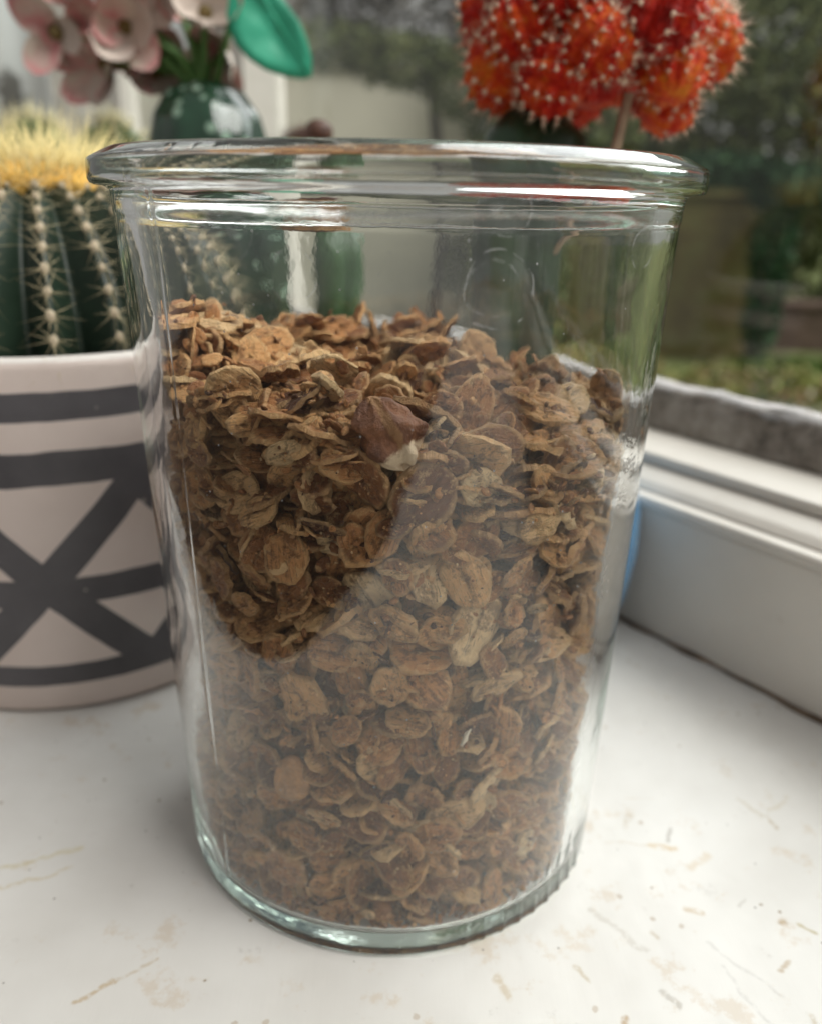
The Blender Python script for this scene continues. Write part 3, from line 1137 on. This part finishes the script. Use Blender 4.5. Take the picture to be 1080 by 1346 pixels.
# ================================================================== BARREL CACTUS IN PAINTED POT
PX, PY, PR, PH = -.1008, .0873, .0558, .0970
bc = empty('barrel_cactus', (PX, PY, 0))
tag(bc, 'golden barrel cactus in a pink white pot with grey painted crosses', 'potted cactus')
g = N('painted_pot')
P = g.obco()
q = g.n('SeparateXYZ', None, Vector=P)
nz_ = g.m('MULTIPLY', g.m('SUBTRACT', g.noise(P, 45, 3), .5), .0022)
z = g.m('ADD', q.outputs[2], nz_)
ang = g.m('MULTIPLY', g.m('ARCTAN2', q.outputs[1], q.outputs[0]), 180 / PI)
PER = 360 / 7


def band(lo, hi):
    e = .00022
    return g.m('MULTIPLY', g.step(z, lo - e, lo + e), g.step(z, hi + e, hi - e))


tri = g.m('ABSOLUTE', g.m('SUBTRACT', g.m('FLOORED_MODULO', g.m('ADD', ang, 78.5 + PER / 2), PER), PER / 2))
arm = g.m('ABSOLUTE', g.m('SUBTRACT', g.m('ABSOLUTE', g.m('SUBTRACT', z, .0386)), g.m('MULTIPLY', tri, .00103)))
armf = g.m('MULTIPLY', g.step(arm, .0064, .0060), band(.011, .071))
ink = armf
for lo, hi in ((.0816, .0890), (.0654, .0740), (.0324, .0402), (.0090, .0151)):
    ink = g.m('MAXIMUM', ink, band(lo, hi))
vo = g.n('TexVoronoi', None, Vector=P, Scale=140)
dot = g.m('MULTIPLY', g.step(vo.outputs['Distance'], .12, .07), g.m('GREATER_THAN', g.n('SeparateColor', None, Color=vo.outputs['Color']).outputs[0], .82))
ink = g.m('MULTIPLY', ink, g.m('SUBTRACT', 1, g.m('MULTIPLY', dot, .5)))
base = g.ramp(g.noise(P, 25, 4), [(.3, (.60, .50, .45)), (.7, (.70, .60, .55))])
gry = g.ramp(g.noise(P, 60, 5), [(.3, (.070, .065, .070)), (.7, (.105, .098, .105))])
base = g.mix(g.step(q.outputs[2], .0955, .0962), base, (.74, .70, .66))
M_pot = g.bsdf(Base_Color=g.mix(ink, base, gry), Roughness=.5, Normal=g.bump(g.noise(P, 130, 3), .15, .0006))
prof = [(.0001, .0003), (PR - .004, .0002), (PR - .0012, .0008), (PR, .0026), (PR, .03), (PR, .06), (PR, .094), (PR - .0004, .0962), (PR - .0016, PH),
        (PR - .0034, PH - .0002), (PR - .0042, PH - .0014), (PR - .0044, .08), (.0001, .08)]
V, F = lathe(prof, 128)
obj('pot', V, F, M_pot, bc)

NR = 21
CZ, CR, CT = .0880, .0530, .1400


def cprof(t):       # t 0..1 from the buried waist to the crown
    a = t * PI / 2
    return CR * math.cos(a) ** 1.0 if t < 1 else 0, CZ + (CT - CZ) * math.sin(a)


def rib(a):
    return abs((a * NR / (2 * PI)) % 1 - .5) * 2     # 1 on the sharp rib, 0 in the furrow


def crad(r, a):
    k = rib(a)
    return r * (1 - .24 * (1 - k) ** .9) - .0


V, F = [], []
SG = NR * 12
rows = [0, .1, .2, .3, .4, .5, .6, .68, .76, .83, .89, .94, .98]
for t_ in rows:
    r, z_ = cprof(t_)
    for k in range(SG):
        a = 2 * PI * k / SG
        rr = min(crad(r, a), PR - .0046) if z_ < .0968 else crad(r, a)
        V.append((rr * math.cos(a), rr * math.sin(a), z_))
for i in range(len(rows) - 1):
    for k in range(SG):
        k2 = (k + 1) % SG
        F.append((i * SG + k, i * SG + k2, (i + 1) * SG + k2, (i + 1) * SG + k))
F.append(tuple((len(rows) - 1) * SG + k for k in range(SG)))
g = N('cactus_skin')
P = g.obco()
c = g.ramp(g.noise(P, 60, 4), [(.3, (.006, .015, .008)), (.7, (.018, .036, .021))])
M_cact = g.bsdf(Base_Color=c, Roughness=.45, Normal=g.bump(g.noise(P, 400, 3), .2, .0004))
body = obj('cactus_body', V, F, M_cact, bc)

M_wool = simple('areole_wool', (.62, .52, .38), .95, .25, 900, .8, .0008)
M_spine = simple('straw_spine', (.60, .50, .30), .5, .25, 300)
M_gold = simple('golden_spine', (.78, .64, .28), .55, .22, 250)
M_goldwool = simple('golden_wool', (.78, .46, .10), .95, .30, 260, .9, .002)


def areole(seed):
    rg = random.Random(seed)
    parts = []
    v, f = lump(lambda x, y, z, a, ph: (x * .0010 * (1 + .2 * math.sin(3 * a + seed)), y * .0012, z * .0015 * (1 + .15 * math.sin(2 * a))), 9, 6)
    parts.append((v, f, 0))
    for k in range(9):
        a = 2 * PI * k / 9 + rg.uniform(-.25, .25)
        d = Vector((rg.uniform(.25, .7), math.cos(a), math.sin(a) * .75 - .15))
        v, f = spike((0, 0, 0), d, rg.uniform(.006, .0115), .00014)
        parts.append((v, f, 1))
    v, f = spike((0, 0, 0), (1, rg.uniform(-.3, .3), -.35), .012, .00017)
    parts.append((v, f, 1))
    return merge(parts)


am = []
for k in range(4):
    V, F, MI = areole(k)
    am.append(mesh('areole', V, F, [M_wool, M_spine], True, MI))
rg = random.Random(4)
cnt = 0
for k in range(NR):
    a = 2 * PI * k / NR
    for j in range(13):
        t_ = .08 + .86 * (j / 12)
        r, z_ = cprof(t_)
        if z_ < .094: continue
        o = link(bpy.data.objects.new('areole', am[(k * 3 + j) % 4]), body)
        rr = crad(r, a) - .0002
        o.location = (rr * math.cos(a), rr * math.sin(a), z_)
        tilt = max(0, t_ - .25) * 1.25
        o.scale = (rg.uniform(.7, 1.0),) * 3
        o.rotation_euler = (Matrix.Rotation(a, 3, 'Z') @ Matrix.Rotation(-tilt, 3, 'Y') @ Matrix.Rotation(rg.uniform(-.3, .3), 3, 'X')).to_euler()
V, F = lump(lambda x, y, z, a, ph: (x * .0215 * (1 + .06 * math.sin(7 * a)), y * .0215 * (1 + .06 * math.sin(7 * a)),
            .1355 + z * .009 + .0012 * math.sin(a * 9 + ph * 6) + (-.0035 * max(0, z))), 64, 16)
obj('crown_wool', V, F, M_goldwool, body)
parts = []
for k in range(850):
    a = rg.uniform(0, 6.283)
    q = math.sqrt(rg.random()) * .024
    d = Vector((math.cos(a) * q / .022 + rg.gauss(0, .4), math.sin(a) * q / .022 + rg.gauss(0, .4), 1.0))
    zb = .1425 - (q / .03) ** 2 * .009
    v, f = spike((q * math.cos(a), q * math.sin(a), zb), d, rg.uniform(.005, .017), .00016)
    parts.append((v, f))
V, F, _ = merge(parts)
tag(obj('crown_spines', V, F, M_gold, body), kind='stuff')
M_soil = simple('soil', (.06, .042, .03), .95, .4, 300, .9, .002)
V, F = lathe([(.0001, .0885), (PR - .006, .0880)], 64)
obj('soil', V, F, M_soil, bc)

# ================================================================== RED GRAFTED CACTUS IN BLUE POT
MX, MY = .0425, .0860
rc = empty('grafted_cactus', (MX, MY, 0))
tag(rc, 'red orange grafted moon cactus on a dark green stem in a blue pot', 'potted cactus')
g = N('blue_glaze')
P = g.obco()
c = g.ramp(g.noise(P, 50, 4), [(.3, (.055, .16, .30)), (.6, (.10, .25, .42)), (.85, (.22, .40, .55))])
M_blue = g.bsdf(Base_Color=c, Roughness=.18, Coat_Weight=.5, Normal=g.bump(g.noise(P, 90, 3), .15, .0006))
prof = [(.0001, .0002), (.0240, .0002), (.0268, .0012), (.0300, .006), (.0335, .018), (.0352, .032), (.0345, .046), (.0320, .056), (.0318, .060), (.0304, .0606), (.0296, .058), (.029, .054), (.0001, .054)]
V, F = lathe(prof, 72)
obj('pot', V, F, M_blue, rc)
V, F = lathe([(.0001, .0565), (.0288, .0560)], 48)
obj('soil', V, F, M_soil, rc)
g = N('dark_stem')
P = g.obco()
M_stem = g.bsdf(Base_Color=g.ramp(g.noise(P, 90, 4), [(.3, (.012, .030, .014)), (.7, (.025, .06, .026))]), Roughness=.4)
prof = [(.0125, .050), (.0145, .08), (.016, .11), (.0165, .135), (.0145, .150), (.008, .156)]
V, F = lathe(prof, 60, cap1=True, rfun=lambda r, z, a, i: r * (.62 + .42 * abs(math.cos(a * 1.5 + .4)) ** 1.2))
V = [(v[0] - .007, v[1], v[2]) for v in V]
obj('stem', V, F, M_stem, rc)
M_wood = simple('stake_wood', (.42, .30, .20), .8, .25, 150)
V, F = tube([(-.001, -.006, .112), (.012, -.0112, .132), (.0158, -.0122, .160)], [.0014, .0014, .0014], 8)
obj('stake', V, F, M_wood, rc)

g = N('red_cactus_flesh')
P = g.obco()
f = g.noise(P, 2.2, 4, .6)
rnd = g.n('ObjectInfo').outputs['Random']
f2 = g.m('ADD', f, g.m('MULTIPLY', g.m('SUBTRACT', rnd, .5), .24))
c = g.ramp(f2, [(.26, (.30, .008, .006)), (.46, (.66, .022, .010)), (.60, (.80, .085, .012)), (.78, (.90, .26, .022))])
c = g.mix(g.m('MULTIPLY', g.step(g.noise(g.map(P, loc=(4, 4, 1)), 3.2, 4), .58, .72), .35), c, (.72, .16, .13))
M_red = g.bsdf(Base_Color=c, Roughness=.5, Specular_IOR_Level=.25, Normal=g.bump(g.noise(P, 7, 4), .5, .08))
M_pale = simple('pale_spine', (.82, .60, .44), .7, .15, 300)


def redball(seed, nr):
    rg = random.Random(seed)

    def fn(x, y, z, a, ph):
        k = abs(math.cos(a * nr / 2))
        tub = .11 * math.cos((ph - .20) * 2 * PI / .36)
        q = 1 - .24 * (1 - k) + tub * k
        return (x * q, y * q, z * .88)
    V, F = lump(fn, nr * 8, 22)
    parts = []
    for i in range(nr):
        a = 2 * PI * i / nr
        for j in range(7):
            ph = .20 + j * .36
            k = 1.09
            p = Vector((math.sin(ph) * math.cos(a) * k, math.sin(ph) * math.sin(a) * k, math.cos(ph) * .88))
            d0 = Vector((math.sin(ph) * math.cos(a), math.sin(ph) * math.sin(a), math.cos(ph)))
            v, f = lump(lambda x, y, z, a_, ph_: (x * .055 + p.x, y * .055 + p.y, z * .055 + p.z), 6, 4)
            parts.append((v, f))
            for s in range(10):
                d = d0 * .8 + Vector((rg.gauss(0, .6), rg.gauss(0, .6), rg.gauss(0, .6)))
                v, f = spike(p, d, rg.uniform(.16, .36), .0075)
                parts.append((v, f))
    SV, SF, _ = merge(parts)
    return mesh('offset_head', V, F, M_red), mesh('spines', SV, SF, M_pale)


balls = [redball(k, nr) for k, nr in ((1, 10), (2, 11), (3, 9), (5, 10))]
HC = Vector((.0085, .0, .1735))
spots = [(0, 0, .002, .021)]
rg = random.Random(9)
for k in range(23):
    ang_ = k * 2.39996
    zf = 1 - 1.74 * (k + .5) / 23
    rr = math.sqrt(max(0, 1 - zf * zf))
    d = Vector((rr * math.cos(ang_), rr * math.sin(ang_) * .82, zf * .80))
    e_ = rg.uniform(.9, 1.12)
    spots.append((d.x * .0250 * e_, d.y * .0240, d.z * .0250 * e_, rg.uniform(.0085, .0132)))
for k, (x, y, z_, r) in enumerate(spots):
    b, s_ = balls[k % 4]
    o = link(bpy.data.objects.new('offset_head', b), rc)
    o.location = HC + Vector((x, y, z_))
    d = Vector((x, y, z_)).normalized() * .75 + Vector((rg.gauss(0, .45), rg.gauss(0, .3) + .25, .75)) if k else Vector((0, 0, 1))
    o.rotation_mode = 'QUATERNION'
    o.rotation_quaternion = d.to_track_quat('Z', 'Y')
    o.scale = (r, r, r)
    s2 = link(bpy.data.objects.new('spines', s_), o)

# ================================================================== GREEN VASE WITH FLOWERS AND ONE LEAF
VX, VY = -.083, .232
vs = empty('green_vase', (VX, VY, 0))
tag(vs, 'glossy dark green spotted vase standing behind the barrel cactus', 'vase')
g = N('green_vase_glaze')
P = g.obco()
c = g.ramp(g.noise(P, 40, 3), [(.35, (.006, .024, .013)), (.65, (.020, .065, .036))])
vo = g.n('TexVoronoi', None, Vector=P, Scale=115)
c = g.mix(g.m('MULTIPLY', g.step(vo.outputs['Distance'], .30, .18), .55), c, (.42, .60, .46))
M_vase = g.bsdf(Base_Color=c, Roughness=.16, Coat_Weight=.5)
prof = [(.0001, .0003), (.020, .0003), (.0225, .002), (.0255, .02), (.0275, .06), (.0285, .10), (.0280, .132), (.0262, .152), (.0225, .166), (.0165, .1745), (.0105, .1775), (.0085, .1782), (.0078, .1772), (.0075, .165), (.0001, .165)]
V, F = lathe(prof, 72, rfun=lambda r, z, a, i: r * (1 + .02 * math.cos(a * 10)) if r > .012 else r)
obj('vase_body', V, F, M_vase, vs)

fl = empty('flower_bunch', (VX, VY, .166))
tag(fl, 'bunch of pink and white flowers in the green vase with one broad leaf', 'flowers')
M_gstem = simple('green_stem', (.12, .26, .07), .5, .25, 150)
M_teal = simple('teal_leaf', (.045, .46, .28), .45, .12, 60, .1, .0005)
g = N('pink_petal')
P = g.obco()
f = g.noise(P, 75, 3, .5)
M_petal = g.bsdf(Base_Color=g.ramp(f, [(.34, (.72, .24, .26)), (.48, (.74, .47, .43)), (.64, (.70, .61, .51))]), Roughness=.6)
M_wpetal = simple('white_petal', (.66, .56, .49), .6, .14, 60)
M_bud = simple('brown_bud', (.17, .12, .035), .6, .3, 200)


def petal(L, W, cup, seed):
    rg = random.Random(seed)
    V, F = [], []
    nu, nw = 9, 7
    for side in (0, 1):
        for i in range(nu + 1):
            t_ = i / nu
            w = W * math.sin(PI * min(1, t_ * .92 + .05)) ** .62
            for j in range(nw + 1):
                s = j / nw * 2 - 1
                V.append((L * t_, w * s, cup * (t_ * t_ * L + s * s * w * .8) + .0006 * math.sin(s * 5 + t_ * 6 + seed) - side * .0004))
    o2 = (nu + 1) * (nw + 1)
    for i in range(nu):
        for j in range(nw):
            a = i * (nw + 1) + j
            b = a + nw + 1
            F.append((a, b, b + 1, a + 1))
            F.append((o2 + a, o2 + a + 1, o2 + b + 1, o2 + b))
    return V, F


pm = [mesh('petal', *petal(.019, .0082, .55, k), M_petal) for k in range(3)] + [mesh('petal', *petal(.017, .008, .6, 7), M_wpetal)]


def along(x, y, Y):
    v = unproj(x, y)
    return CAMP + v * ((Y - CAMP.y) / v.y)


fo = Vector((VX, VY, .166))
heads = [((165, 35), VY - .008, 0, 6), ((112, 55), VY + .006, 1, 5), ((205, 95), VY + .012, 0, 5), ((270, 18), VY - .006, 3, 4), ((292, 75), VY + .012, 1, 4), ((75, 42), VY - .004, 0, 3), ((215, -25), VY, 3, 6), ((120, -20), VY, 0, 6), ((140, 85), VY + .004, 1, 5), ((190, 60), VY + .010, 0, 5), ((240, -10), VY + .01, 1, 5)]
rg = random.Random(21)
for (hx, hy), yy_, kind, npet in heads:
    c0 = along(hx, hy, yy_) - fo
    V, F = tube([(rg.uniform(-.003, .003), rg.uniform(-.003, .003), .002), (c0.x * .25, c0.y * .3, .014 + .2 * abs(c0.z)), (c0.x * .7, c0.y * .7, c0.z * .85 + .002), tuple(c0)], [.0017, .0016, .0013, .001], 8)
    obj('stem', V, F, M_gstem, fl)
    b = obj('blossom', *lump(lambda x, y, z, a, ph: (x * .0032, y * .0032, z * .0042), 10, 8), M_bud, fl)
    b.location = c0
    ax = Vector((rg.uniform(-.6, .6), -1, rg.uniform(-.5, .3))).normalized()
    b.rotation_mode = 'QUATERNION'
    b.rotation_quaternion = ax.to_track_quat('Z', 'Y')
    for k in range(npet):
        o = link(bpy.data.objects.new('petal', pm[3] if kind == 3 else pm[(k + kind) % 3] if k % 4 else pm[3]), b)
        o.rotation_euler = (0, rg.uniform(-.5, .1), 2 * PI * k / npet + rg.uniform(-.2, .2))
        s = rg.uniform(.8, 1.12)
        o.scale = (s, s, s)
# broad teal leaf traced on its own plane, real thickness
out = [(300, 18), (303, 40), (313, 62), (330, 80), (350, 93), (375, 101), (399, 104), (410, 99), (410, 76), (404, 52), (394, 28), (378, 6), (360, -18), (335, -40), (314, -30), (302, -5)]
LY = VY - .012
lp = [along(x, y, LY) - fo for x, y in out]
mid0, mid1 = (along(325, -38, LY) - fo), (along(408, 101, LY) - fo)
V, F = [], []
n = len(lp)
ctr = sum(lp, Vector()) / n
for side in (0, 1):
    V.append(ctr + Vector((0, side * .0008 + .0016, 0)))
    for q in (.35, .7, 1.0):
        for p in lp:
            w = ctr.lerp(p, q)
            d = mid1 - mid0
            dist = ((w - mid0) - d * ((w - mid0).dot(d) / d.length_squared)).length
            V.append(w + Vector((0, side * .0008 - dist * .35 + .0016 + .0009 * math.sin(q * 4 + p.x * 300), 0)))
o2 = 1 + 3 * n
for k in range(n):
    k2 = (k + 1) % n
    F += [(0, 1 + k, 1 + k2), (o2, o2 + 1 + k2, o2 + 1 + k)]
    for q in range(2):
        a = 1 + q * n
        F += [(a + k, a + n + k, a + n + k2, a + k2), (o2 + a + k, o2 + a + k2, o2 + a + n + k2, o2 + a + n + k)]
    a = 1 + 2 * n
    F.append((a + k, o2 + a + k, o2 + a + k2, a + k2))
lf = obj('leaf', V, F, M_teal, fl)
tag(lf, 'broad flat teal green leaf')
V, F = tube([mid0 + Vector((0, -.0002, 0)), (mid0 + mid1) / 2 + Vector((0, .0014, 0)), mid1 + Vector((0, -.0002, 0))], [.0009, .0007, .0003], 6)
obj('midrib', V, F, M_teal, lf)
V, F = tube([(.002, 0, .003), (.012, -.006, .03), tuple(mid0)], [.0016, .0014, .001], 8)
obj('leaf_stalk', V, F, M_gstem, fl)

# ================================================================== SMALL CACTI BEHIND
def spiny_column(rad, h, nr, ns_, L, seed, z0=0):
    rg = random.Random(seed)
    prof = [(rad * .85, z0)] + [(rad * (.9 + .1 * math.sin(t_ * 3)), z0 + h * t_) for t_ in np.linspace(.1, .8, 6)] + \
           [(rad * math.cos(q) , z0 + h * .8 + rad * .9 * math.sin(q)) for q in np.linspace(.25, 1.45, 6)]
    V, F = lathe(prof, nr * 6, cap1=True, rfun=lambda r, z, a, i: r * (1 - .16 * (1 - abs(math.cos(a * nr / 2)))))
    parts = []
    for k in range(ns_):
        t_ = rg.random()
        a = 2 * PI * rg.randrange(nr) / nr
        if t_ < .62:
            p = Vector((rad * math.cos(a), rad * math.sin(a), z0 + h * (.1 + .7 * t_ / .62)))
            d = Vector((math.cos(a), math.sin(a), .25))
        else:
            q = (t_ - .62) / .38 * 1.5
            p = Vector((rad * math.cos(q) * math.cos(a), rad * math.cos(q) * math.sin(a), z0 + h * .8 + rad * .9 * math.sin(q)))
            d = Vector((math.cos(q) * math.cos(a), math.cos(q) * math.sin(a), math.sin(q) + .2))
        for s in range(4):
            parts.append(spike(p, d + Vector((rg.gauss(0, .5), rg.gauss(0, .5), rg.gauss(0, .5))), rg.uniform(.5, 1) * L, .00028))
    SV, SF, _ = merge(parts)
    return (V, F), (SV, SF)


M_palepot = simple('pale_pot', (.68, .60, .57), .5, .08, 60)
M_gcact = simple('green_cactus_skin', (.10, .19, .055), .5, .3, 200)
M_pspine = simple('pale_yellow_spine', (.72, .66, .40), .6, .2, 300)
gp = along(88, 128, .25)
gc = empty('small_cactus', (gp.x, .25, 0))
tag(gc, 'small green cactus with two spiny heads in a pale pot behind the barrel cactus', 'potted cactus')
prof = [(.0001, .0003), (.030, .0003), (.032, .002), (.038, .06), (.0395, .078), (.0385, .080), (.036, .079), (.035, .070), (.0001, .070)]
V, F = lathe(prof, 64)
obj('pot', V, F, M_palepot, gc)
for dx, dy, rad_, hh in ((-.0165, 0, .0145, (gp.z - .066) / 1.0), (.0175, .002, .0160, (gp.z - .069) / 1.0)):
    (V, F), (SV, SF) = spiny_column(rad_, hh, 11, 260, .010, int(dx * 1000) + 50, .066)
    b = obj('head', V, F, M_gcact, gc)
    b.location = (dx, dy, 0)
    obj('spines', SV, SF, M_pspine, b)

M_terra = simple('terracotta', (.42, .19, .09), .8, .15, 80)
M_bronze = simple('bronze_cactus_skin', (.26, .13, .035), .55, .35, 150)
M_dspine = simple('dark_spine', (.10, .045, .03), .6, .3, 300)
M_glight = simple('light_green_stem', (.035, .09, .028), .45, .2, 100)
bz = empty('bronze_cactus', (-.0415, .190, 0))
tag(bz, 'small bronze headed cactus grafted on a green stem in a terracotta pot', 'potted cactus')
prof = [(.0001, .0003), (.020, .0003), (.0215, .002), (.0265, .045), (.0285, .046), (.0288, .056), (.0275, .057), (.0255, .056), (.025, .050), (.0001, .050)]
V, F = lathe(prof, 56)
obj('pot', V, F, M_terra, bz)
V, F = lathe([(.0085, .048), (.010, .08), (.011, .11), (.009, .128)], 48, cap1=True, rfun=lambda r, z, a, i: r * (.7 + .3 * abs(math.cos(a * 1.5))))
V = [(v[0] + .013, v[1], v[2]) for v in V]
obj('stem', V, F, M_glight, bz)
V, F = lump(lambda x, y, z, a, ph: (.004 + x * .015 * (1 - .13 * abs(math.sin(a * 5))), y * .014 * (1 - .13 * abs(math.sin(a * 5))), .142 + z * .0150 * (1 - .1 * (z > .8))), 60, 16)
b = obj('head', V, F, M_bronze, bz)
rg = random.Random(77)
parts = []
for k in range(260):
    a, q = rg.uniform(0, 6.28), rg.uniform(.2, 1.5)
    d = Vector((math.cos(a) * math.cos(q), math.sin(a) * math.cos(q), math.sin(q)))
    parts.append(spike((.004 + d.x * .013, d.y * .012, .142 + d.z * .0140), d + Vector((rg.gauss(0, .3), rg.gauss(0, .3), rg.gauss(0, .3))), rg.uniform(.003, .007), .0003))
V, F, _ = merge(parts)
obj('spines', V, F, M_dspine, b)
V, F = lump(lambda x, y, z, a, ph: (.010 + x * .0055 * (1 + .1 * math.sin(5 * a)), y * .005, .1575 + z * .0045), 20, 10)
obj('dried_bud', V, F, M_dspine, bz)
